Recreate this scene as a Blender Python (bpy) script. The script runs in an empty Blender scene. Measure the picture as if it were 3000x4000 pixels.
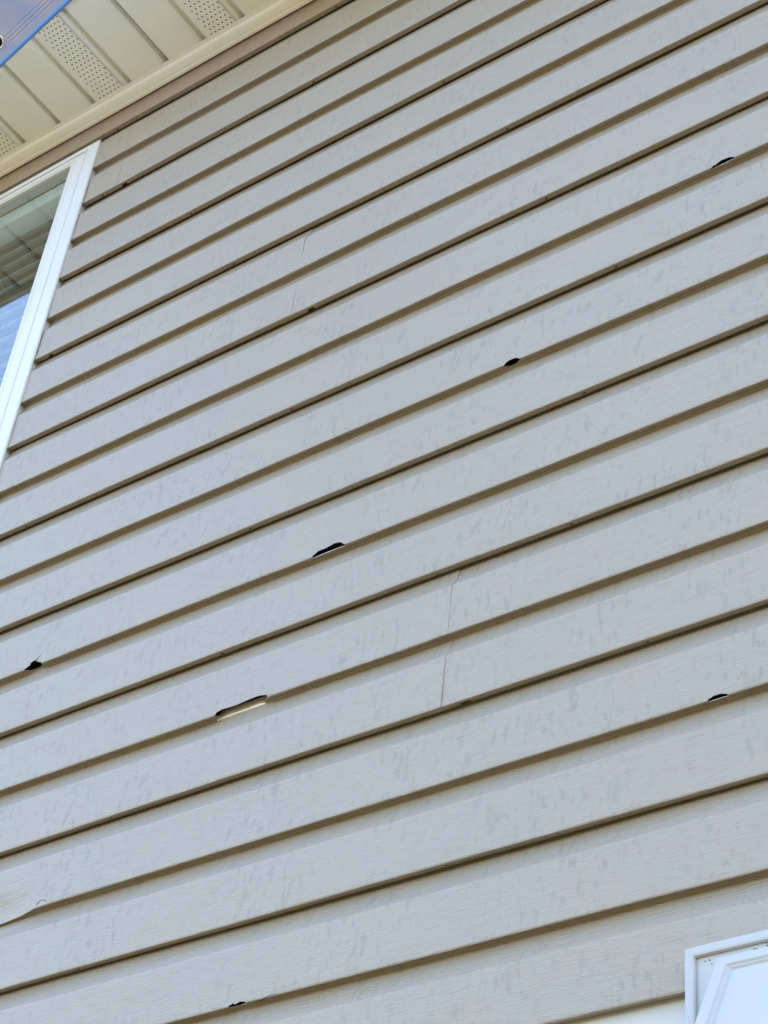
import bpy, bmesh, math, random
from mathutils import Matrix, Vector, noise

random.seed(7)
scene = bpy.context.scene
col = scene.collection
rad = math.radians

# ------------------------------------------------------------------ camera
cam_data = bpy.data.cameras.new('camera')
cam = bpy.data.objects.new('camera', cam_data)
col.objects.link(cam)
cam_data.sensor_fit = 'VERTICAL'
cam_data.sensor_height = 24.0
cam_data.lens = 24.0 * 7505.06 / 4000.0
cam_data.clip_start = 0.02
cam_data.clip_end = 3000.0
RX = Vector((0.8149574848897437, 0.5719614796166501, 0.09329717925487029))
RF = Vector((-0.4814069387873565, 0.5785263487466166, 0.6584486487899375))
RU = Vector((0.32263238695079793, -0.5815215642094801, 0.7468206031235279))
CAM = Vector((0.0, -1.541877, -0.922633))
M4 = Matrix(((RX.x, RU.x, -RF.x, CAM.x), (RX.y, RU.y, -RF.y, CAM.y),
             (RX.z, RU.z, -RF.z, CAM.z), (0, 0, 0, 1)))
cam.matrix_world = M4
scene.camera = cam

# ------------------------------------------------------------------ sky, sun, exposure
SUN_ELEV, SUN_AZ = 70.0, 30.0        # azimuth measured from +Y (behind the house) towards -X
world = bpy.data.worlds.new("World")
scene.world = world
world.use_nodes = True
wn = world.node_tree
wn.nodes.clear()
sky = wn.nodes.new('ShaderNodeTexSky')
sky.sky_type = 'NISHITA'
sky.sun_disc = False
sky.sun_elevation = rad(SUN_ELEV)
sky.sun_rotation = rad(-SUN_AZ)
bg = wn.nodes.new('ShaderNodeBackground')
bg.inputs['Strength'].default_value = 0.15
wo = wn.nodes.new('ShaderNodeOutputWorld')
wn.links.new(sky.outputs[0], bg.inputs[0])
wn.links.new(bg.outputs[0], wo.inputs[0])
sun_data = bpy.data.lights.new('sun', 'SUN')
sun_data.energy = 2.4
sun_data.angle = rad(0.5)
sun_data.color = (1.0, 0.94, 0.85)
sun = bpy.data.objects.new('sun', sun_data)
col.objects.link(sun)
sd = Vector((-math.sin(rad(SUN_AZ)) * math.cos(rad(SUN_ELEV)),
             math.cos(rad(SUN_AZ)) * math.cos(rad(SUN_ELEV)), math.sin(rad(SUN_ELEV))))
sun.rotation_euler = sd.to_track_quat('Z', 'Y').to_euler()
sun.location = sd * 30
vs = scene.view_settings
vs.view_transform = 'Standard'
vs.look = 'None'
vs.exposure = 2.58
vs.gamma = 1.0
vs.use_curve_mapping = False
scene.render.engine = 'CYCLES'

# ------------------------------------------------------------------ materials
def new_mat(name, base, rough=0.5, spec=0.5, metallic=0.0):
    m = bpy.data.materials.new(name)
    m.use_nodes = True
    b = m.node_tree.nodes['Principled BSDF']
    b.inputs['Base Color'].default_value = (*base, 1)
    b.inputs['Roughness'].default_value = rough
    b.inputs['Specular IOR Level'].default_value = spec
    b.inputs['Metallic'].default_value = metallic
    return m

def N(m, t, **kw):
    n = m.node_tree.nodes.new(t)
    for k, v in kw.items():
        setattr(n, k, v)
    return n

def L(m, a, b):
    m.node_tree.links.new(a, b)

def mapped(m, scale, loc=(0, 0, 0), rot=(0, 0, 0)):
    tc = N(m, 'ShaderNodeTexCoord')
    mp = N(m, 'ShaderNodeMapping')
    mp.inputs['Scale'].default_value = scale
    mp.inputs['Location'].default_value = loc
    mp.inputs['Rotation'].default_value = rot
    L(m, tc.outputs['Object'], mp.inputs[0])
    return mp.outputs[0]

def nz(m, vec, scale=1.0, detail=3.0, rough=0.55, dist=0.0):
    n = N(m, 'ShaderNodeTexNoise')
    n.inputs['Scale'].default_value = scale
    n.inputs['Detail'].default_value = detail
    n.inputs['Roughness'].default_value = rough
    n.inputs['Distortion'].default_value = dist
    L(m, vec, n.inputs['Vector'])
    return n.outputs[0]

def ramp(m, fac, stops):
    r = N(m, 'ShaderNodeValToRGB')
    e = r.color_ramp.elements
    while len(e) < len(stops):
        e.new(0.5)
    for el, (p, c) in zip(e, stops):
        el.position = p
        el.color = c if len(c) == 4 else (*c, 1)
    L(m, fac, r.inputs[0])
    return r.outputs[0]

def mth(m, op, a, b=None, clamp=False):
    n = N(m, 'ShaderNodeMath', operation=op)
    n.use_clamp = clamp
    for i, v in enumerate((a, b)):
        if v is None:
            continue
        if isinstance(v, (int, float)):
            n.inputs[i].default_value = v
        else:
            L(m, v, n.inputs[i])
    return n.outputs[0]

def mix(m, fac, a, b, mode='MIX'):
    n = N(m, 'ShaderNodeMix', data_type='RGBA', blend_type=mode)
    for sock, v in ((n.inputs[0], fac), (n.inputs[6], a), (n.inputs[7], b)):
        if isinstance(v, (int, float)):
            sock.default_value = v
        elif isinstance(v, tuple):
            sock.default_value = (*v, 1) if len(v) == 3 else v
        else:
            L(m, v, sock)
    return n.outputs[2]

def bump(m, h, strength, dist, prev=None):
    b = N(m, 'ShaderNodeBump')
    b.inputs['Strength'].default_value = strength
    b.inputs['Distance'].default_value = dist
    L(m, h, b.inputs['Height'])
    if prev is not None:
        L(m, prev, b.inputs['Normal'])
    return b.outputs[0]

def bsdf(m):
    return m.node_tree.nodes['Principled BSDF']

BLACK, WHITE = (0, 0, 0), (1, 1, 1)

def vinyl_siding():
    m = new_mat('vinyl_siding', (0.31, 0.268, 0.215), 0.30, 0.6)
    P = bsdf(m)
    # rain and dust smudges hanging down the face
    st = nz(m, mapped(m, (125, 3, 36), rot=(0, rad(26), 0)), 1.0, 2.5, 0.5, 0.4)
    st = ramp(m, st, [(0.56, BLACK), (0.64, WHITE)])
    st2 = nz(m, mapped(m, (62, 3, 20), (3, 0, 5), rot=(0, rad(18), 0)), 1.0, 4, 0.6, 0.5)
    st2 = ramp(m, st2, [(0.58, BLACK), (0.68, WHITE)])
    patch = ramp(m, nz(m, mapped(m, (7, 1, 7), (1.3, 0, 0)), 1.0, 3, 0.6), [(0.42, BLACK), (0.58, WHITE)])
    streaks = mth(m, 'MULTIPLY', mth(m, 'MAXIMUM', st, mth(m, 'MULTIPLY', st2, 0.8)), mth(m, 'ADD', mth(m, 'MULTIPLY', patch, 0.75), 0.2))
    cloud = nz(m, mapped(m, (5, 5, 7)), 1.0, 4, 0.6)
    fine = nz(m, mapped(m, (420, 420, 420)), 1.0, 2, 0.5)
    base = mix(m, ramp(m, cloud, [(0.3, BLACK), (0.7, WHITE)]), (0.340, 0.276, 0.200), (0.326, 0.274, 0.208))
    base = mix(m, mth(m, 'MULTIPLY', streaks, 0.50), base, (0.225, 0.195, 0.160))
    base = mix(m, mth(m, 'MULTIPLY', fine, 0.10), base, (0.40, 0.36, 0.30))
    L(m, base, P.inputs['Base Color'])
    rr = mth(m, 'ADD', mth(m, 'MULTIPLY', streaks, 0.14), 0.30)
    L(m, rr, P.inputs['Roughness'])
    # embossed wood grain: long thin horizontal lines
    g1 = nz(m, mapped(m, (34, 60, 700)), 1.0, 2, 0.5, 0.2)
    g2 = nz(m, mapped(m, (20, 60, 330), (2, 0, 1)), 1.0, 3, 0.6, 0.3)
    g1 = ramp(m, g1, [(0.30, BLACK), (0.62, WHITE)])
    g2 = ramp(m, g2, [(0.32, BLACK), (0.50, WHITE)])
    b = bump(m, g2, 0.7, 0.00022)
    b = bump(m, g1, 0.9, 0.0003, b)
    b = bump(m, nz(m, mapped(m, (7, 7, 22)), 1.0, 2, 0.5), 0.7, 0.0018, b)
    L(m, b, P.inputs['Normal'])
    return m

def plain_plastic(name, base, rough, var=0.06, spec=0.45, grime=None, bscale=300, bstr=0.12):
    m = new_mat(name, base, rough, spec)
    P = bsdf(m)
    c = nz(m, mapped(m, (9, 9, 9)), 1.0, 4, 0.6)
    dark = tuple(v * (1 - var) for v in base)
    out = mix(m, ramp(m, c, [(0.35, BLACK), (0.65, WHITE)]), base, dark)
    if grime:
        s = ramp(m, nz(m, mapped(m, (60, 60, 60)), 1.0, 6, 0.7), [(0.62, BLACK), (0.74, WHITE)])
        out = mix(m, mth(m, 'MULTIPLY', s, grime), out, tuple(v * 0.55 for v in base))
    L(m, out, P.inputs['Base Color'])
    b = bump(m, nz(m, mapped(m, (bscale, bscale, bscale)), 1.0, 2, 0.5), bstr, 0.0002)
    b = bump(m, nz(m, mapped(m, (8, 8, 8)), 1.0, 2, 0.5), 0.4, 0.0012, b)
    L(m, b, P.inputs['Normal'])
    return m

M_SIDING = vinyl_siding()
M_SOFFIT = plain_plastic('cream_soffit_vinyl', (0.90, 0.88, 0.70), 0.5, 0.05, grime=0.10)
M_TRIM = plain_plastic('cream_trim_vinyl', (0.92, 0.90, 0.76), 0.34, 0.04, grime=0.12)
M_WINDOW = plain_plastic('white_window_vinyl', (0.64, 0.635, 0.61), 0.35, 0.03, grime=0.05)
M_VENT = plain_plastic('white_vent_plastic', (0.46, 0.45, 0.425), 0.33, 0.03, grime=0.04)
M_BOARD = plain_plastic('white_band_board', (0.56, 0.54, 0.50), 0.5, 0.05, grime=0.06)
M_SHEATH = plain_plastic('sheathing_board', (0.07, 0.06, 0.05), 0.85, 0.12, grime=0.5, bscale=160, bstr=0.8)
M_SLAT = plain_plastic('blind_slat_plastic', (0.84, 0.85, 0.82), 0.4, 0.03)
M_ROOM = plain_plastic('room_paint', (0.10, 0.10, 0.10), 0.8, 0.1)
M_DARK = plain_plastic('dark_void', (0.02, 0.02, 0.02), 0.6, 0.2)  # near-black backing: darkness behind soffit perforations and panel hole put into the colour
M_ROOF = plain_plastic('roof_shingle_grey', (0.09, 0.085, 0.08), 0.9, 0.3, grime=0.5, bscale=60, bstr=1.0)
M_FASCIA = plain_plastic('cream_fascia_metal', (0.72, 0.68, 0.55), 0.4, 0.04)
M_CONC = plain_plastic('foundation_concrete', (0.33, 0.31, 0.28), 0.9, 0.2, grime=0.4, bscale=60, bstr=0.8)
M_PALE_RIM = plain_plastic('vinyl_pale_rim', (0.74, 0.70, 0.62), 0.6, 0.05)  # paler vinyl core on torn rims, sky light on the edge put into the colour
M_FOAM = plain_plastic('cream_foam', (0.93, 0.89, 0.82), 0.8, 0.10, grime=0.35, bscale=250, bstr=0.7)
M_SPECK = new_mat('dirt_speck', (0.06, 0.045, 0.03), 0.9, 0.2)

# blue plastic
M_BLUE = plain_plastic('glossy_blue_plastic', (0.20, 0.27, 0.56), 0.22, 0.10, spec=0.6)
P = bsdf(M_BLUE)
cl = ramp(M_BLUE, nz(M_BLUE, mapped(M_BLUE, (13, 13, 13)), 1.0, 4, 0.55, 0.3), [(0.38, BLACK), (0.66, WHITE)])
L(M_BLUE, mix(M_BLUE, cl, (0.32, 0.39, 0.66), (0.48, 0.47, 0.62)), P.inputs['Base Color'])
M_BLUE_EDGE = plain_plastic('bright_blue_bead', (0.09, 0.27, 0.72), 0.25, 0.06, spec=0.6)
M_METAL = new_mat('bright_eyelet_metal', (0.75, 0.78, 0.76), 0.22, 0.5, 1.0)

# glass: clear, thin, a little green
M_GLASS = bpy.data.materials.new('window_glass')
M_GLASS.use_nodes = True
g = bsdf(M_GLASS)
g.inputs['Base Color'].default_value = (0.84, 0.93, 0.88, 1)
g.inputs['Roughness'].default_value = 0.0
g.inputs['IOR'].default_value = 1.62
g.inputs['Transmission Weight'].default_value = 1.0

def ground_mat():
    m = new_mat('dry_lawn_ground', (0.25, 0.22, 0.13), 0.95, 0.2)
    P = bsdf(m)
    c = nz(m, mapped(m, (0.35, 0.35, 0.35)), 1.0, 6, 0.6)
    f = nz(m, mapped(m, (18, 18, 18)), 1.0, 4, 0.7)
    o = mix(m, ramp(m, c, [(0.35, BLACK), (0.65, WHITE)]), (0.146, 0.113, 0.055), (0.106, 0.090, 0.041))
    o = mix(m, mth(m, 'MULTIPLY', f, 0.5), o, (0.10, 0.075, 0.032))
    L(m, o, P.inputs['Base Color'])
    L(m, bump(m, f, 0.8, 0.03), P.inputs['Normal'])
    return m
M_GROUND = ground_mat()

# ------------------------------------------------------------------ mesh helpers
def mk(name, verts, faces, mat, parent=None, smooth=None, mats=None, fmat=None):
    me = bpy.data.meshes.new(name)
    me.from_pydata([tuple(v) for v in verts], [], faces)
    me.update()
    o = bpy.data.objects.new(name, me)
    col.objects.link(o)
    for mm in (mats or [mat]):
        me.materials.append(mm)
    if fmat:
        me.polygons.foreach_set('material_index', fmat)
    if parent is not None:
        o.parent = parent
    if smooth is not None:
        me.shade_smooth()
        me.set_sharp_from_angle(angle=rad(smooth))
    return o

def boxes(name, lst, mat, parent=None, bevel=0.0, smooth=None):
    """each entry (x0,x1,y0,y1,z0,z1); one mesh object"""
    bm = bmesh.new()
    for (x0, x1, y0, y1, z0, z1) in lst:
        vs = [bm.verts.new((x, y, z)) for x in (x0, x1) for y in (y0, y1) for z in (z0, z1)]
        for f in ((0, 1, 3, 2), (4, 6, 7, 5), (0, 4, 5, 1), (2, 3, 7, 6), (0, 2, 6, 4), (1, 5, 7, 3)):
            bm.faces.new([vs[i] for i in f])
    bmesh.ops.recalc_face_normals(bm, faces=bm.faces)
    if bevel:
        bmesh.ops.bevel(bm, geom=list(bm.edges), offset=bevel, segments=2, affect='EDGES', profile=0.5)
    me = bpy.data.meshes.new(name)
    bm.to_mesh(me)
    bm.free()
    o = bpy.data.objects.new(name, me)
    col.objects.link(o)
    me.materials.append(mat)
    if parent is not None:
        o.parent = parent
    if bevel or smooth:
        me.shade_smooth()
        me.set_sharp_from_angle(angle=rad(smooth or 40))
    return o

def extrude_x(name, prof, x0, x1, mat, parent=None, nx=1, smooth=35, wob=0.0):
    """closed profile of (y,z) swept along x, capped"""
    xs = [x0 + (x1 - x0) * i / nx for i in range(nx + 1)]
    v, f = [], []
    n = len(prof)
    for x in xs:
        dy = wob * noise.noise(Vector((x * 3.1, 5.3, prof[0][1] * 9)))
        dz = wob * noise.noise(Vector((x * 2.3, 1.7, 40 + prof[0][1] * 9)))
        for (y, z) in prof:
            v.append((x, y + dy, z + dz))
    for i in range(nx):
        for j in range(n):
            a, b = i * n + j, i * n + (j + 1) % n
            f.append((a, b, b + n, a + n))
    f.append(tuple(range(n))[::-1])
    f.append(tuple(range(nx * n, nx * n + n)))
    o = mk(name, v, f, mat, parent)
    bm = bmesh.new(); bm.from_mesh(o.data)
    bmesh.ops.recalc_face_normals(bm, faces=bm.faces)
    bm.to_mesh(o.data); bm.free()
    o.data.shade_smooth()
    o.data.set_sharp_from_angle(angle=rad(smooth))
    return o

# ------------------------------------------------------------------ the setting
GZ = -2.52
gv, gf = [], []
ring = [0, 3, 8, 20, 60, 200, 900, 2500]
gn = 48
gv.append((0, -1, GZ))
for r in ring[1:]:
    for i in range(gn):
        a = 2 * math.pi * i / gn
        gv.append((r * math.cos(a), -1 + r * math.sin(a), GZ + 0.25 * (noise.noise(Vector((r * math.cos(a) * .05, r * math.sin(a) * .05, 0))) if r > 20 else 0)))
for i in range(gn):
    gf.append((0, 1 + i, 1 + (i + 1) % gn))
for k in range(len(ring) - 2):
    for i in range(gn):
        a, b = 1 + k * gn + i, 1 + k * gn + (i + 1) % gn
        gf.append((a, a + gn, b + gn, b))
ground = mk('ground', gv, gf, M_GROUND)
ground['kind'] = 'structure'

house = bpy.data.objects.new('house', None)
col.objects.link(house)
house.location = (0, 0, GZ)
bpy.context.view_layer.update()
house['label'] = 'taupe lap-sided house wall with torn slots, cream soffit and white window'
house['category'] = 'house'

def adopt(o, parent=house):
    o.parent = parent
    o.matrix_parent_inverse = Matrix.Translation((0, 0, -GZ)) if parent is house else Matrix.Identity(4)
    return o

# ------------------------------------------------------------------ siding
D = 0.1143            # exposure of one lap
BK = 0.0142           # how far the back of a lap sits behind its lip
HC = 0.0345           # height of the cove
XL, XR = -6.0, 3.0
WX0, WX1, WZ0, WZ1 = -3.06, -2.174, 1.02, 2.2615     # window outline

def prof_points():
    """outer surface of a double panel from the hook upward; (y, z, row tag)"""
    p = [(0.0100, 0.0110), (0.0114, 0.0080), (0.0120, 0.0040), (0.0108, 0.0020), (0.0058, 0.0011), (0.0024, -0.0002),
         (0.0008, 0.0002), (0.0001, 0.0014), (0.0, 0.0032)]
    def lap(z0):
        q = []
        face = D - HC
        for i in range(1, 7):
            q.append((0.0, z0 + 0.0032 + (face - 0.0045 - 0.0032) * i / 6))
        q += [(0.0, z0 + face - 0.0012), (0.0003, z0 + face)]
        for i in range(1, 12):
            t = i / 12
            s = 1 - t
            q.append((BK * (1 - s ** 1.6) * 0.98 + 0.0003 * s, z0 + face + HC * t * 0.965))
        return q
    p += lap(0)
    # soft fold in the middle of the panel
    p += [(BK, D + 0.0016), (BK - 0.0004, D + 0.0034), (BK - 0.0018, D + 0.0042), (0.0070, D + 0.0021), (0.0026, D + 0.0001),
          (0.0009, D + 0.0001), (0.0001, D + 0.0013), (0.0, D + 0.0032)]
    p += lap(D)
    p += [(BK, 2 * D + 0.0004), (BK + 0.0040, 2 * D + 0.0030), (BK + 0.0046, 2 * D + 0.012), (BK + 0.0046, 2 * D + 0.03)]
    return p
PROF = prof_points()

# cut shapes torn through the laps: (shear of the cut, outline on the lip plane)
HOLES = {
    'A': ((-0.4983, 1.4108), [(-0.7682, 1.2526), (-0.7672, 1.2561), (-0.7623, 1.2591), (-0.7609, 1.2578), (-0.7529, 1.2612), (-0.7414, 1.2609), (-0.7357, 1.2588), (-0.7315, 1.255), (-0.7401, 1.2549), (-0.7531, 1.2541)]),
    'B': ((-0.9096, 1.1150), [(-1.4026, 0.7965), (-1.4006, 0.8022), (-1.3921, 0.8056), (-1.3791, 0.805), (-1.3649, 0.8077), (-1.3541, 0.8052), (-1.3504, 0.8017), (-1.3448, 0.7959), (-1.3604, 0.7985), (-1.378, 0.7978), (-1.3941, 0.7965)]),
    'C': ((-0.7125, 1.2645), [(-1.0986, 1.0271), (-1.0935, 1.0319), (-1.0874, 1.033), (-1.0797, 1.0326), (-1.0749, 1.0295), (-1.0717, 1.0258), (-1.0745, 1.0221), (-1.0805, 1.0201), (-1.0874, 1.0204), (-1.0945, 1.0234)]),
    'D': ((-1.2723, 1.1153), [(-1.9617, 0.797), (-1.9571, 0.8002), (-1.949, 0.8039), (-1.9516, 0.806), (-1.9451, 0.8084), (-1.9411, 0.8082), (-1.9374, 0.8048), (-1.9299, 0.8012), (-1.9242, 0.7972), (-1.9218, 0.7912), (-1.9264, 0.7893), (-1.9368, 0.7891), (-1.9492, 0.7915)]),
    'E': ((-0.9959, 0.9680), [(-1.5356, 0.5699), (-1.5317, 0.5748), (-1.5233, 0.5761), (-1.4971, 0.5745), (-1.4782, 0.5763), (-1.4614, 0.5771), (-1.4471, 0.5743), (-1.4441, 0.5698), (-1.4454, 0.5641), (-1.4503, 0.5617), (-1.4667, 0.5591), (-1.4836, 0.5587), (-1.4963, 0.5582), (-1.5139, 0.5606), (-1.53, 0.566)]),
    'F': ((-0.5135, 0.8198), [(-0.7917, 0.3414), (-0.7887, 0.3443), (-0.7841, 0.3454), (-0.7766, 0.3452), (-0.7721, 0.3444), (-0.7655, 0.3414), (-0.7722, 0.342), (-0.7827, 0.3419)]),
    'G': ((-0.9252, 0.6715), [(-1.4266, 0.1128), (-1.4231, 0.1151), (-1.4177, 0.1161), (-1.416, 0.1145), (-1.4091, 0.1152), (-1.4044, 0.1148), (-1.3984, 0.1125), (-1.3959, 0.1139), (-1.395, 0.1127), (-1.3965, 0.1118), (-1.4029, 0.1116), (-1.4082, 0.1103), (-1.4177, 0.1111)]),
    'Dc': ((-1.2596, 1.1220), [(-1.9421, 0.8074), (-1.9362, 0.8129), (-1.9291, 0.8183), (-1.935, 0.8115), (-1.9399, 0.8061)]),
    'Gc': ((-0.8972, 0.6702), [(-1.3834, 0.1107), (-1.3749, 0.1118), (-1.3685, 0.1145), (-1.3589, 0.1173), (-1.3678, 0.1136), (-1.374, 0.1107)]),
    'I': ((-1.1709, 0.8213), [(-1.8054, 0.3437), (-1.8021, 0.3486), (-1.7982, 0.3522), (-1.7929, 0.3517), (-1.7871, 0.3486), (-1.7828, 0.3447), (-1.7871, 0.3479), (-1.7929, 0.3508), (-1.7972, 0.3511), (-1.8008, 0.3477)]),
}

def cut_holes(o, names):
    bpy.context.view_layer.update()
    cutters = []
    for n in names:
        (sx, sz), pts = HOLES[n]
        y0, ym, y1 = -0.004, 0.0014, 0.0165
        k = len(pts)
        cx, cz = sum(q[0] for q in pts) / k, sum(q[1] for q in pts) / k
        G = 0.0036          # the cut flares outward, so the broken edge shows its thickness
        def flare(x, z):
            ln = math.hypot(x - cx, (z - cz) * 3) + 1e-6
            return x + (x - cx) / ln * G * 0.5, z + (z - cz) * 3 / ln * G
        fl = [flare(x, z) if len(n) == 1 and n != 'I' else (x, z) for x, z in pts]
        v = []
        def low(x, z, y):       # the lower edge is cut back at an angle
            if len(n) > 1 or n == 'I' or z > cz:
                return x, z
            return x, z - (0.0030 - y) * 0.8 * min(1.0, (cz - z) / 0.002)
        ym = 0.0055
        lo_pts = [low(x, z, ym) for x, z in pts]
        fl = [low(*p_, y0) if q_[1] <= cz else p_ for p_, q_ in zip(fl, pts)]
        for yr, ring_pts in ((y0, fl), (ym, lo_pts), (y1, lo_pts)):
            v += [(x + sx * yr, yr, z + sz * yr) for x, z in ring_pts]
        f = [tuple(range(k)), tuple(range(3 * k - 1, 2 * k - 1, -1))]
        for r in (0, k):
            for i in range(k):
                j = (i + 1) % k
                f.append((r + i, r + i + k, r + j + k, r + j))
        me = bpy.data.meshes.new('cutter')
        me.from_pydata(v, [], f)
        bm = bmesh.new(); bm.from_mesh(me)
        bmesh.ops.recalc_face_normals(bm, faces=bm.faces)
        bmesh.ops.triangulate(bm, faces=bm.faces)
        bm.to_mesh(me); bm.free()
        c = bpy.data.objects.new('cutter', me)
        col.objects.link(c)
        c.matrix_world = Matrix.Identity(4)
        b = o.modifiers.new('cut', 'BOOLEAN')
        b.operation = 'DIFFERENCE'
        b.solver = 'EXACT'
        b.object = c
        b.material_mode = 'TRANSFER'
        me.materials.append(M_PALE_RIM)
        cutters.append(c)
    return cutters

def bake(o):
    dg = bpy.context.evaluated_depsgraph_get()
    dg.update()
    ev = o.evaluated_get(dg)
    me = bpy.data.meshes.new_from_object(ev)
    old = o.data
    o.modifiers.clear()
    o.data = me
    bpy.data.meshes.remove(old)
    me.shade_smooth()
    me.set_sharp_from_angle(angle=rad(38))

def make_panel(k, x0, x1, weeps=(), notches=(), lap_right=False, lap_left=False, holes=(), zmax=None, detail=True, label=None):
    """double panel whose lower butt hangs at lap line k, from x0 to x1"""
    step = 0.03 if detail else 0.5
    xs = []
    x = x0
    while x < x1 - 1e-6:
        xs.append(x)
        inview = -2.6 < x < -0.4
        x += step if inview else 0.25
    xs.append(x1)
    for w in weeps:
        xs += [w - 0.0024, w + 0.0024]
    for a, b in notches:
        xs += [a, b]
    if lap_right:
        xs += [x1 - 0.004, x1 - 0.012]
    xs = sorted(set(round(q, 5) for q in xs if x0 <= q <= x1))
    xs = [q for i, q in enumerate(xs) if i == 0 or q - xs[i - 1] > 0.0008]
    z0 = k * D
    prof = [(y, z0 + z) for y, z in PROF]
    if zmax is not None:
        prof = [q for q in prof if q[1] < zmax]
    n = len(prof)
    verts = []
    seed = k * 3.7 + x0
    for xx in xs:
        for j, (y, z) in enumerate(prof):
            sag = 0.0011 * noise.noise(Vector((xx * 2.2, z * 2.0 + seed, 3.0))) + 0.0005 * noise.noise(Vector((xx * 7.0, seed, 9.0)))
            out = 0.0016 * noise.noise(Vector((xx * 3.0, z * 9.0, seed)))
            if 9 <= j < n - 2:
                out *= 1.0
            else:
                out *= 0.35
            yy = y + out
            zz = z + sag
            if lap_right:
                t = max(0.0, 1 - (x1 - xx) / 0.12)
                yy -= (0.0005 if k == 4 else 0.0002) * t
                zz -= 0.0004 * t
            if lap_left:
                t = max(0.0, 1 - (xx - x0) / 0.12)
                yy += (0.0006 if k == 4 else 0.0003) * t
            # kicked-in corner at the far end of the lap over line 3
            dd = max(0.0, 1 - math.hypot((xx + 1.90) / 0.095, (z - 3 * D - 0.004) / 0.035))
            if dd > 0 and k == 2:
                yy += 0.0085 * min(1, dd * 2.2) * max(0.0, 1 - y / 0.013)
                zz -= 0.004 * dd
            verts.append((xx, yy, zz))
    faces = []
    for i in range(len(xs) - 1):
        a, b = xs[i], xs[i + 1]
        mid = (a + b) / 2
        wh = any(abs(mid - w) < 0.0023 for w in weeps)
        nt = any(s < mid < e for s, e in notches)
        for j in range(n - 1):
            if wh and j == 3:
                continue
            if nt and j < 4:
                continue
            p = i * n + j
            faces.append((p, p + n, p + n + 1, p + 1))
    o = mk('siding_panel', verts, faces, M_SIDING)
    s = o.modifiers.new('thick', 'SOLIDIFY')
    s.thickness = 0.0012
    s.offset = -1
    s.use_even_offset = False
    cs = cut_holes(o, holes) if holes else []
    bake(o)
    for c in cs:
        me = c.data
        bpy.data.objects.remove(c)
        bpy.data.meshes.remove(me)
    adopt(o)
    if label:
        o['label'] = label
    return o

# lap line: seams (x of the visible end of the overlapping panel), weep holes, slots, torn holes
SEAM = {0: [-2.62, 1.2], 2: [-0.25], 4: [-1.1545], 6: [-2.75, 0.6], 8: [-0.31], 10: [0.4], 12: [-1.531], 14: [0.9], 16: [-0.2], 18: [-2.085], 20: [0.7]}
WEEP = {2: [-1.131, -1.702], 4: [-0.871, -1.703, -2.28], 6: [-0.981, -1.551, -2.12], 8: [-0.969, -1.541, -2.11], 10: [-0.923, -1.499, -2.067],
        12: [-1.048, -1.735], 14: [-1.132, -1.70], 16: [-1.275, -1.846], 18: [-1.593, -2.126, -1.02], 20: [-1.57, -2.142], 0: [-1.30, -1.87]}
NOTCH = {4: [(-1.132, -1.116)], 12: [(-1.503, -1.490)], 18: [(-2.075, -2.062)], 14: [(-2.146, -2.136)]}
TORN = {0: ['G', 'Gc'], 2: ['F', 'I'], 4: ['E'], 6: ['B', 'D', 'Dc'], 8: ['C'], 10: ['A']}
PLABEL = {4: 'siding panel torn open by a long cream slot along its fold', 8: 'siding panel with an almond-shaped black hole in its fold',
          0: 'lowest siding panel, split by a small tear and crack near the bottom', 10: 'siding panel with a thin black tear at the far right',
          6: 'siding panel with one long black tear and one hole with a crack above it', 2: 'siding panel with a dented corner and a curved crack at left'}
for k in range(0, 22, 2):
    zmax = 2.351 if k == 20 else None
    cuts = sorted(SEAM.get(k, []))
    segs = []
    edges = [XL] + cuts + [XR]
    for i in range(len(edges) - 1):
        a, b = edges[i], edges[i + 1]
        segs.append([a - (0.026 if i > 0 else 0), b, i > 0, i < len(edges) - 2])
    z_lo, z_hi = k * D, (k + 2) * D
    final = []
    for a, b, ll, lr in segs:
        if 10 <= k <= 18:      # the window interrupts these
            if a < WX0:
                final.append([a, min(b, WX0 - 0.004), ll, lr and b < WX0])
            if b > WX1:
                final.append([max(a, WX1 - 0.008), b, ll and a > WX1, lr])
        elif k == 8:
            final.append([a, b, ll, lr])
        else:
            final.append([a, b, ll, lr])
    for a, b, ll, lr in final:
        hs = [h for h in TORN.get(k, []) if all(a < x < b for x, _ in HOLES[h][1])]
        make_panel(k, a, b, [w for w in WEEP.get(k, []) if a + .01 < w < b - .01],
                   [q for q in NOTCH.get(k, []) if a < q[0] < b], lr, ll, hs, zmax,
                   label=PLABEL.get(k) if hs else None)

# siding below the white band board, out of the photograph
for i in range(1, 9):
    zb = -0.165 - i * 2 * D
    o = make_panel(zb / D, XL, XR, detail=False)

band = extrude_x('band_board', [(0.0138, 0.0010), (0.0138, -0.1300), (0.0158, -0.1335), (0.0208, -0.1335), (0.0208, 0.0100), (0.0150, 0.0100)], XL, XR, M_BOARD, nx=60, wob=0.0006)
adopt(band)
band['label'] = 'white band board under the lowest siding panel'

# sheathing with an opening for the window, foundation, plain filler above the window
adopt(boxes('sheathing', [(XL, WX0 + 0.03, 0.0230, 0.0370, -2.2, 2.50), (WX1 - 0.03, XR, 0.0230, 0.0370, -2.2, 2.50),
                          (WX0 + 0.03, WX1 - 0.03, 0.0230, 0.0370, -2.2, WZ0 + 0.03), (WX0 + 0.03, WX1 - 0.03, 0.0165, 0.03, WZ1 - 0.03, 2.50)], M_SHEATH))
adopt(boxes('foundation', [(XL, XR, 0.004, 0.25, GZ - 0.2, -2.05)], M_CONC))
adopt(boxes('head_trim', [(WX0 - 0.01, WX1 + 0.012, 0.0150, 0.0180, WZ1 + 0.0005, 20 * D + 0.008)], M_SIDING))

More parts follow.
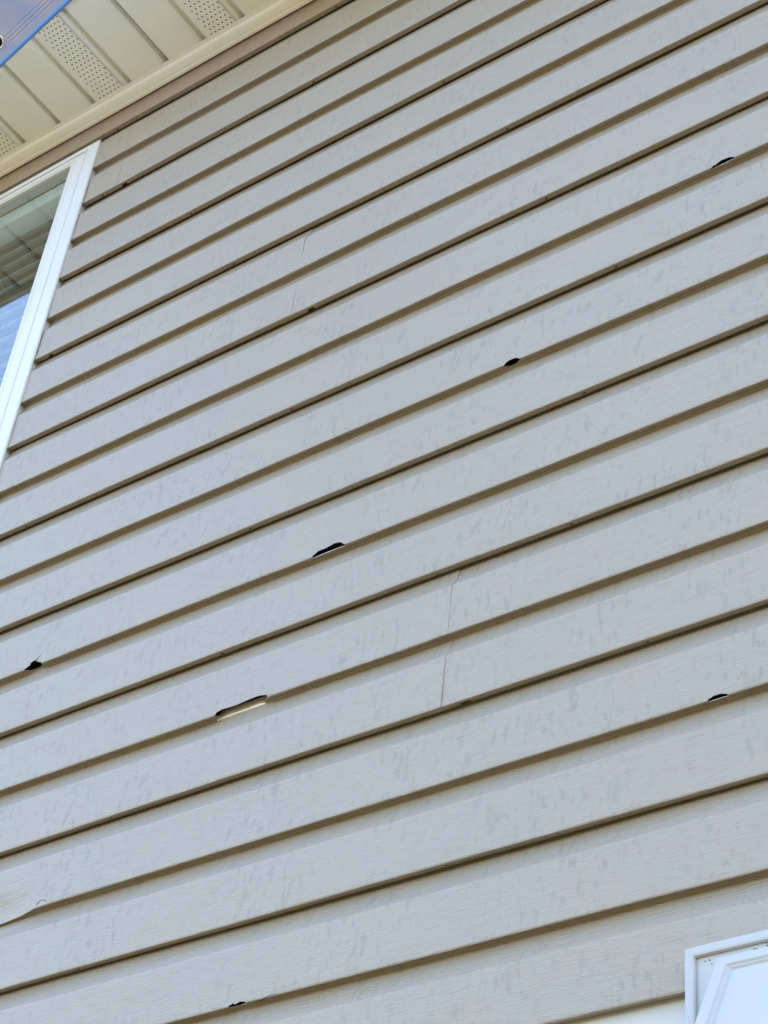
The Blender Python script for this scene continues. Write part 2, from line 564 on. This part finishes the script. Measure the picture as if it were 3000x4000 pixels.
# foam board showing inside the longest torn slot
fo = extrude_x('foam_backing', [(0.0130, 0.5731), (0.0132, 0.5762), (0.0148, 0.5815), (0.0190, 0.5930), (0.0222, 0.5930), (0.0222, 0.5731)], -1.5425, -1.4590, M_FOAM, nx=12, wob=0.001)
adopt(fo)
fo['label'] = 'cream foam backing seen through the long slot'
# ------------------------------------------------------------------ window
fy = -0.005
gx0, gx1, gz0, gz1 = WX0 + 0.078, -2.2526, WZ0 + 0.078, 2.2266
def frame_ring(name, ox0, ox1, oz0, oz1, ix0, ix1, iz0, iz1, prof, mat):
    """mitred ring: prof is a list of (t, y) with t from 0 (outer) to 1 (inner)"""
    v, f = [], []
    n = len(prof)
    for c in range(4):
        for t, y in prof:
            xo, zo = ((ox0, oz0), (ox1, oz0), (ox1, oz1), (ox0, oz1))[c]
            xi, zi = ((ix0, iz0), (ix1, iz0), (ix1, iz1), (ix0, iz1))[c]
            v.append((xo + (xi - xo) * t, y, zo + (zi - zo) * t))
    for c in range(4):
        d = (c + 1) % 4
        for j in range(n - 1):
            f.append((c * n + j, c * n + j + 1, d * n + j + 1, d * n + j))
    o = mk(name, v, f, mat)
    bm = bmesh.new(); bm.from_mesh(o.data)
    bmesh.ops.recalc_face_normals(bm, faces=bm.faces)
    if sum(fc.normal.y * fc.calc_area() for fc in bm.faces) > 0:
        bmesh.ops.reverse_faces(bm, faces=bm.faces)
    bmesh.ops.bevel(bm, geom=[e for e in bm.edges if e.is_manifold and e.calc_face_angle(0) > 0.5], offset=0.0009, segments=2, affect='EDGES')
    bm.to_mesh(o.data); bm.free()
    o.data.shade_smooth()
    o.data.set_sharp_from_angle(angle=rad(38))
    return o
win = frame_ring('window', WX0, WX1, WZ0, WZ1, gx0 - 0.044, gx1 + 0.044, gz0 - 0.044, gz1 + 0.018,
                 [(0.22, 0.030), (0.20, fy + 0.0050), (0.0, fy + 0.0050), (0.0, fy + 0.002), (0.04, fy), (0.88, fy), (0.90, fy + 0.0016), (0.94, fy + 0.0016), (0.955, fy), (1.0, fy), (1.0, fy + 0.012)], M_WINDOW)
adopt(win)
win['label'] = 'white framed window with blinds behind its glass'
sash = frame_ring('sash', gx0 - 0.0435, gx1 + 0.0435, gz0 - 0.0435, gz1 + 0.0175, gx0, gx1, gz0, gz1,
                  [(0.0, fy + 0.010), (0.0, fy + 0.0015), (0.03, fy + 0.0010), (0.62, fy + 0.0006), (0.68, fy + 0.0022), (0.95, fy + 0.0028), (1.0, fy + 0.006), (1.0, fy + 0.03)], M_WINDOW)
adopt(sash, win)
pane = boxes('pane', [(gx0 - 0.004, gx1 + 0.004, 0.004, 0.008, gz0 - 0.004, gz1 + 0.004)], M_GLASS)
adopt(pane, win)
rail = boxes('headrail', [(gx0 + 0.004, gx1 - 0.004, 0.026, 0.076, gz1 - 0.045, gz1 - 0.002)], M_SLAT, bevel=0.002)
adopt(rail, win)
# slats of the blind
ang = rad(50)
sw, pitch = 0.050, 0.0435
sv, sf = [], []
ns = 7
for i in range(ns):
    t = i / (ns - 1) - 0.5
    yy, hh = t * sw * math.cos(ang), t * sw * math.sin(ang)
    bow = 0.0035 * (1 - (2 * t) ** 2)
    for xx in (gx0 + 0.006, gx1 - 0.006):
        sv.append((xx, yy, hh + bow))
        sv.append((xx, yy, hh + bow - 0.0006))
for i in range(ns - 1):
    a = i * 4
    sf += [(a, a + 2, a + 6, a + 4), (a + 1, a + 5, a + 7, a + 3), (a, a + 4, a + 5, a + 1), (a + 2, a + 3, a + 7, a + 6)]
sf += [(0, 1, 3, 2), (ns * 4 - 4, ns * 4 - 2, ns * 4 - 1, ns * 4 - 3)]
slat0 = mk('blind_slat', sv, sf, M_SLAT, smooth=40)
adopt(slat0, win)
zz = gz1 - 0.085
first = True
while zz > gz0 + 0.01:
    s = slat0 if first else slat0.copy()
    if not first:
        col.objects.link(s)
        s.parent = win
    s.location = (0, 0.050, zz + random.uniform(-0.0006, 0.0006))
    first = False
    zz -= pitch
# the room behind
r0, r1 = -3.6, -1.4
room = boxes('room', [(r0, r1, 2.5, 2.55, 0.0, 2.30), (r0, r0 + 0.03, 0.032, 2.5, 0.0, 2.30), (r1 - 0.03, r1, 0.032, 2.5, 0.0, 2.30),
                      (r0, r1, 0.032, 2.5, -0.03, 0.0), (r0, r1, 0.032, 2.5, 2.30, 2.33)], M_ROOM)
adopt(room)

# ------------------------------------------------------------------ soffit
SZ = 2.348
S_OUT, S_IN = -0.275, -0.030
PIT = 0.1016
RIB0 = -1.870
def soffit_strip(x0, perforated, lock):
    """strip from x0 to x0+PIT: flat field, then a groove at its right edge"""
    v, f = [], []
    def vid(x, y, z):
        v.append((x, y, z))
        return len(v) - 1
    g0, g1, g2 = x0 + PIT - 0.0270, x0 + PIT - 0.0165, x0 + PIT
    rows = [S_OUT + (S_IN - S_OUT) * i / 12 for i in range(13)]
    profile = [(g0, SZ), (g0 + 0.0015, SZ + 0.0004), (g1 - 0.0015, SZ + 0.0062), (g1 - 0.0003, SZ + 0.0072), (g1 + 0.0005, SZ + 0.0180), (g1 + 0.0015, SZ + 0.0190)]
    if lock:
        profile += [(g1 + 0.0020, SZ + 0.0300), (g1 + 0.0042, SZ + 0.0300), (g1 + 0.0046, SZ + 0.0190)]
    profile += [(g2 - 0.0025, SZ + 0.0190), (g2 - 0.0012, SZ + 0.0012), (g2, SZ)]
    ids = [[vid(px, y, pz) for (px, pz) in profile] for y in rows]
    for i in range(12):
        for j in range(len(profile) - 1):
            f.append((ids[i][j], ids[i][j + 1], ids[i + 1][j + 1], ids[i + 1][j]))
    if not perforated:
        m_ids = [[vid(x0 + (g0 - x0) * q / 3, y, SZ) for q in range(4)] for y in rows]
        for i in range(12):
            for j in range(3):
                f.append((m_ids[i][j], m_ids[i][j + 1], m_ids[i + 1][j + 1], m_ids[i + 1][j]))
    else:
        a, rh = 0.0105, 0.0020
        px0 = x0 + 0.0085
        y = S_IN - 0.010
        f.append([vid(x0, S_OUT, SZ), vid(px0, S_OUT, SZ), vid(px0, S_IN, SZ), vid(x0, S_IN, SZ)])
        xe = px0 + 6.5 * a
        f.append([vid(xe, S_OUT, SZ), vid(g0, S_OUT, SZ), vid(g0, S_IN, SZ), vid(xe, S_IN, SZ)])
        f.append([vid(px0, y + 0.0, SZ), vid(xe, y + 0.0, SZ), vid(xe, S_IN, SZ), vid(px0, S_IN, SZ)])
        r = 0
        while y - a > S_OUT:
            off = a / 2 if r % 2 else 0.0
            if off:
                f.append([vid(px0, y - a, SZ), vid(px0 + off, y - a, SZ), vid(px0 + off, y, SZ), vid(px0, y, SZ)])
            else:
                f.append([vid(xe - a / 2, y - a, SZ), vid(xe, y - a, SZ), vid(xe, y, SZ), vid(xe - a / 2, y, SZ)])
            for c in range(6):
                cx, cy = px0 + off + (c + 0.5) * a, y - a / 2
                sq, oc, ocu = [], [], []
                for q in range(8):
                    th = math.pi / 4 * q
                    dx, dy = math.cos(th), math.sin(th)
                    s = (a / 2) / max(abs(dx), abs(dy))
                    sq.append(vid(cx + dx * s, cy + dy * s, SZ))
                    oc.append(vid(cx + dx * rh, cy + dy * rh, SZ))
                    ocu.append(vid(cx + dx * rh, cy + dy * rh, SZ + 0.0012))
                for q in range(8):
                    w = (q + 1) % 8
                    f.append((sq[q], sq[w], oc[w], oc[q]))
                    f.append((oc[q], oc[w], ocu[w], ocu[q]))
            y -= a
            r += 1
        f.append([vid(px0, S_OUT, SZ), vid(xe, S_OUT, SZ), vid(xe, y, SZ), vid(px0, y, SZ)])
    o = mk('soffit_panel', v, [tuple(q) for q in f], M_SOFFIT)
    bm = bmesh.new(); bm.from_mesh(o.data)
    bmesh.ops.remove_doubles(bm, verts=bm.verts, dist=0.00005)
    bmesh.ops.recalc_face_normals(bm, faces=bm.faces)
    if sum(fc.normal.z * fc.calc_area() for fc in bm.faces) > 0:
        bmesh.ops.reverse_faces(bm, faces=bm.faces)
    bm.to_mesh(o.data); bm.free()
    o.data.shade_smooth()
    o.data.set_sharp_from_angle(angle=rad(25))
    adopt(o)
    return o
# build three kinds once, copy the rest
protos = {}
n_lo, n_hi = int((-3.9 - RIB0) / PIT), int((0.4 - RIB0) / PIT)
for n in range(n_lo, n_hi):
    # RIB0 + n*PIT is the left edge of strip n
    kind = (n % 3 == 0, n % 3 == 1)          # perforated?, lock groove at its right edge?
    x = RIB0 + n * PIT
    if kind not in protos:
        protos[kind] = (soffit_strip(x, *kind), x)
    else:
        p0, px = protos[kind]
        s = p0.copy()
        col.objects.link(s)
        s.location.x = x - px
        s.parent = house
        s.matrix_parent_inverse = p0.matrix_parent_inverse
    if kind[0]:
        (protos[kind][0] if protos[kind][1] == x else s)['label'] = 'perforated vent strip of the cream soffit'
# remaining lengths of soffit beyond the strips, attic lid, fascia, roof
adopt(boxes('soffit_board', [(XL - 0.3, RIB0 + n_lo * PIT, S_OUT, S_IN, SZ, SZ + 0.004)], M_SOFFIT))
adopt(boxes('soffit_board', [(RIB0 + n_hi * PIT, XR + 0.3, S_OUT, S_IN, SZ, SZ + 0.004)], M_SOFFIT))
adopt(boxes('attic_lid', [(XL - 0.3, XR + 0.3, S_OUT, 0.03, SZ + 0.10, SZ + 0.12)], M_DARK))
adopt(extrude_x('fascia', [(S_OUT + 0.022, SZ - 0.003), (S_OUT - 0.004, SZ - 0.003), (S_OUT - 0.004, SZ + 0.15), (S_OUT + 0.004, SZ + 0.15), (S_OUT + 0.004, SZ + 0.0005), (S_OUT + 0.022, SZ - 0.0005)], XL - 0.3, XR + 0.3, M_FASCIA))
adopt(mk('roof', [(XL - .35, S_OUT - .03, SZ + .15), (XR + .35, S_OUT - .03, SZ + .15), (XR + .35, 4.5, SZ + 2.2), (XL - .35, 4.5, SZ + 2.2),
                  (XL - .35, 9.5, SZ + .15), (XR + .35, 9.5, SZ + .15),
                  (XL - .35, S_OUT - .03, SZ + .18), (XR + .35, S_OUT - .03, SZ + .18), (XR + .35, 4.5, SZ + 2.23), (XL - .35, 4.5, SZ + 2.23),
                  (XL - .35, 9.5, SZ + .18), (XR + .35, 9.5, SZ + .18)],
         [(0, 3, 2, 1), (3, 4, 5, 2), (6, 7, 8, 9), (9, 8, 11, 10), (0, 1, 7, 6), (4, 10, 11, 5), (0, 6, 9, 3), (3, 9, 10, 4), (1, 2, 8, 7), (2, 5, 11, 8)], M_ROOF))
adopt(boxes('side_wall', [(XL, XL + 0.1, 0.25, 9.2, GZ, SZ + .1), (XR - 0.1, XR, 0.25, 9.2, GZ, SZ + .1), (XL, XR, 9.0, 9.2, GZ, SZ + .1)], M_SIDING))
# receiving channel along the wall
ch = extrude_x('soffit_channel', [(-0.0425, 2.3474), (-0.0425, 2.3468), (-0.0340, 2.3462), (-0.0333, 2.3440), (-0.0310, 2.3420), (-0.0260, 2.3404), (-0.0150, 2.3386), (-0.0140, 2.3395), (-0.0128, 2.3383),
                                 (-0.0080, 2.3377), (-0.0045, 2.3377), (-0.0030, 2.3400), (-0.0030, 2.3480), (0.0150, 2.3480), (0.0150, 2.3530), (-0.030, 2.3530), (-0.030, 2.3474)],
               XL, XR, M_TRIM, nx=90, wob=0.0011, smooth=50)
adopt(ch)
ch['label'] = 'cream receiving channel where the soffit meets the wall'

# ------------------------------------------------------------------ exhaust vent, lower right
vent = bpy.data.objects.new('wall_vent', None)
col.objects.link(vent)
vent.location = (-0.71, 0.0, -0.07)
vent['label'] = 'white plastic exhaust vent with sloping hood at the lower right of the wall'
vent['category'] = 'vent'
bpy.context.view_layer.update()
def vadopt(o):
    o.parent = vent
    o.matrix_parent_inverse = Matrix.Translation((0.71, 0.0, 0.07))
    return o
vx0, vx1, vz0, vz1 = -0.8085, -0.6100, -0.1700, 0.0290
fl = frame_ring('flange', vx0, vx1, vz0, vz1, vx0 + 0.0115, vx1 - 0.0115, vz0 + 0.0115, vz1 - 0.0115,
                [(0, 0.010), (0, -0.028), (0.15, -0.030), (0.85, -0.030), (1.0, -0.0285), (1.0, -0.020)], M_VENT)
vadopt(fl)
pl = boxes('mount_plate', [(vx0 + 0.0113, vx1 - 0.0113, -0.0245, -0.012, vz0 + 0.0113, vz1 - 0.0113)], M_VENT)
vadopt(pl)
# hood: nested steps on a sloping panel
def hood_mesh():
    hx0, hx1 = -0.7660, -0.6525
    top, bot, ytop, ybot = 0.0020, -0.125, -0.0420, -0.1090
    v, f = [], []
    sl = (ybot - ytop) / (bot - top)
    def pt(x, z, d):      # d: height above hood plane
        return (x, ytop + (z - top) * sl - d * 0.9, z + d * 0.45 * 0)
    rings = [(0, -0.0), (0.0012, 0.0010), (0.0125, 0.0010), (0.0150, -0.0020), (0.0165, -0.0020), (0.0190, -0.0050)]
    n = 0
    for ins, d in rings:
        v += [pt(hx0 + ins, bot, d), pt(hx0 + ins, top - ins, d), pt(hx1 - ins, top - ins, d), pt(hx1 - ins, bot, d)]
    for r in range(len(rings) - 1):
        a, b = r * 4, r * 4 + 4
        f += [(a, a + 1, b + 1, b), (a + 1, a + 2, b + 2, b + 1), (a + 2, a + 3, b + 3, b + 2)]
    m = (len(rings) - 1) * 4
    f.append((m, m + 1, m + 2, m + 3))
    # sides and top back to the plate
    q = len(v)
    v += [(hx0, -0.0240, bot), (hx0, -0.0240, top), (hx1, -0.0240, top), (hx1, -0.0240, bot)]
    f += [(0, q, q + 1, 1), (1, q + 1, q + 2, 2), (2, q + 2, q + 3, 3)]
    o = mk('hood', v, f, M_VENT)
    bm = bmesh.new(); bm.from_mesh(o.data)
    bmesh.ops.recalc_face_normals(bm, faces=bm.faces)
    bm.to_mesh(o.data); bm.free()
    o.data.shade_smooth()
    o.data.set_sharp_from_angle(angle=rad(20))
    return o
vadopt(hood_mesh())
for lx in (-0.745,):
    vadopt(boxes('louver', [(-0.7640, -0.6545, -0.040 - 0.030, -0.038 - 0.030, -0.118, -0.085)], M_VENT))
for (x, z, r) in [(-0.788, 0.0165, .0009), (-0.783, 0.0168, .0011), (-0.7805, 0.0120, .0008), (-0.735, 0.0175, .0010), (-0.7325, 0.0170, .0011), (-0.7215, 0.0180, .0009), (-0.757, 0.0120, .0007), (-0.722, .0205, .0008)]:
    r *= 0.7
    vadopt(boxes('dirt_speck', [(x - r, x + r, -0.0250, -0.0244, z - 0.004 - r * .8, z - 0.004 + r * .8)], M_SPECK, bevel=r * 0.2))

# ------------------------------------------------------------------ blue plastic panel hanging off the fascia, upper left
A = Vector((-1.972, -0.40, 1.8885))
Bv = Vector((-1.8211, -0.40, 1.9849))
n_ = (CAM - A).normalized()
u = (Bv - A) - n_ * (Bv - A).dot(n_)
u.normalize()
w = n_.cross(u).normalized()
if w.dot(RU) < 0:
    w = -w
blue = bpy.data.objects.new('hanging_panel', None)
col.objects.link(blue)
blue.location = A
blue['label'] = 'glossy blue plastic panel with rolled edge and ringed hole, before the soffit'
blue['category'] = 'plastic panel'
bpy.context.view_layer.update()
def badopt(o):
    o.parent = blue
    o.matrix_parent_inverse = Matrix.Translation(-A)
    return o
def bp(s, t, d=0.0):
    """point s along the edge, t away from it, d in front"""
    return A + u * s + w * t + n_ * d
# sheet with three grooves and a real round hole
hs, ht, hr = 0.0273, 0.0370, 0.0105
s0, s1 = -0.20, 0.42
t_lines = [(0.004, 0.0), (0.0195, 0.0), (0.0212, -0.0012), (0.0229, 0.0), (0.0258, 0.0), (0.0275, -0.0012), (0.0292, 0.0),
           (0.0325, 0.0), (0.0342, -0.0012), (0.0359, 0.0)]
gs = hs + 0.0185
bv, bf = [], []
def q4(a, b, c, d):
    i = len(bv)
    bv.extend([a, b, c, d])
    bf.append((i, i + 1, i + 2, i + 3))
for i in range(len(t_lines) - 1):
    (ta, da), (tb, db) = t_lines[i], t_lines[i + 1]
    q4(bp(gs, ta, da), bp(s1, ta, da), bp(s1, tb, db), bp(gs, tb, db))
    q4(bp(s0, ta, 0), bp(gs, ta, 0), bp(gs, tb, 0), bp(s0, tb, 0)) if tb <= 0.0201 else None
T1 = 0.26
q4(bp(gs, 0.0359), bp(s1, 0.0359), bp(s1, T1), bp(gs, T1))
tl = 0.0195
sa, sb = hs - 0.0185, gs
tb2 = ht + (ht - tl)
q4(bp(s0, tl), bp(sa, tl), bp(sa, T1), bp(s0, T1))
q4(bp(sa, tb2), bp(sb, tb2), bp(sb, T1), bp(sa, T1))
hsq, hts = (sb - sa) / 2, ht - tl
for i in range(32):
    pts = []
    for th in (2 * math.pi * i / 32, 2 * math.pi * (i + 1) / 32):
        dx, dy = math.cos(th), math.sin(th)
        sc = min(hsq / max(abs(dx), 1e-6), hts / max(abs(dy), 1e-6))
        pts.append((bp(hs + dx * sc, ht + dy * sc), bp(hs + dx * hr, ht + dy * hr)))
    q4(pts[0][0], pts[1][0], pts[1][1], pts[0][1])
sheet = mk('sheet', bv, bf, M_BLUE)
bm = bmesh.new(); bm.from_mesh(sheet.data)
bmesh.ops.remove_doubles(bm, verts=bm.verts, dist=0.0001)
bmesh.ops.recalc_face_normals(bm, faces=bm.faces)
bm.to_mesh(sheet.data); bm.free()
so = sheet.modifiers.new('thick', 'SOLIDIFY'); so.thickness = 0.0015; so.offset = -1
bake(sheet)
badopt(sheet)
def tube(name, c0, c1, r, mat, seg=20):
    ax = (c1 - c0).normalized()
    e1 = ax.orthogonal().normalized(); e2 = ax.cross(e1)
    v = []
    for c in (c0, c1):
        for i in range(seg):
            a = 2 * math.pi * i / seg
            v.append(c + (e1 * math.cos(a) + e2 * math.sin(a)) * r)
    f = [(i, (i + 1) % seg, seg + (i + 1) % seg, seg + i) for i in range(seg)] + [tuple(range(seg))[::-1], tuple(range(seg, 2 * seg))]
    return mk(name, v, f, mat, smooth=50)
badopt(tube('rolled_edge', bp(s0, 0.0038), bp(s1, 0.0038), 0.0040, M_BLUE_EDGE))
def torus(name, R, r, d, mat):
    v, f = [], []
    a_, b_ = 40, 12
    for i in range(a_):
        A1 = 2 * math.pi * i / a_
        for j in range(b_):
            B1 = 2 * math.pi * j / b_
            rr = R + r * math.cos(B1)
            v.append(bp(hs + rr * math.cos(A1), ht + rr * math.sin(A1), d + r * math.sin(B1)))
    for i in range(a_):
        for j in range(b_):
            f.append((i * b_ + j, ((i + 1) % a_) * b_ + j, ((i + 1) % a_) * b_ + (j + 1) % b_, i * b_ + (j + 1) % b_))
    return mk(name, v, f, mat, smooth=80)
badopt(torus('eyelet', 0.0122, 0.0022, 0.0006, M_METAL))
badopt(torus('eyelet_rim', 0.0168, 0.0010, 0.0, M_BLUE))
# dark cup behind the hole
cv, cf = [], []
for d in (-0.003, -0.03):
    for i in range(24):
        a = 2 * math.pi * i / 24
        cv.append(bp(hs + 0.0112 * math.cos(a), ht + 0.0112 * math.sin(a), d))
cf = [(i, (i + 1) % 24, 24 + (i + 1) % 24, 24 + i) for i in range(24)] + [tuple(range(24, 48))]
badopt(mk('socket', cv, cf, M_DARK, smooth=50))

for sx in (0.0, 0.25):
    p1 = bp(sx, T1 - 0.02, 0.003)
    badopt(tube('hanger', p1, Vector((p1.x - 0.05, S_OUT - 0.004, SZ + 0.06)), 0.003, M_METAL, seg=10))
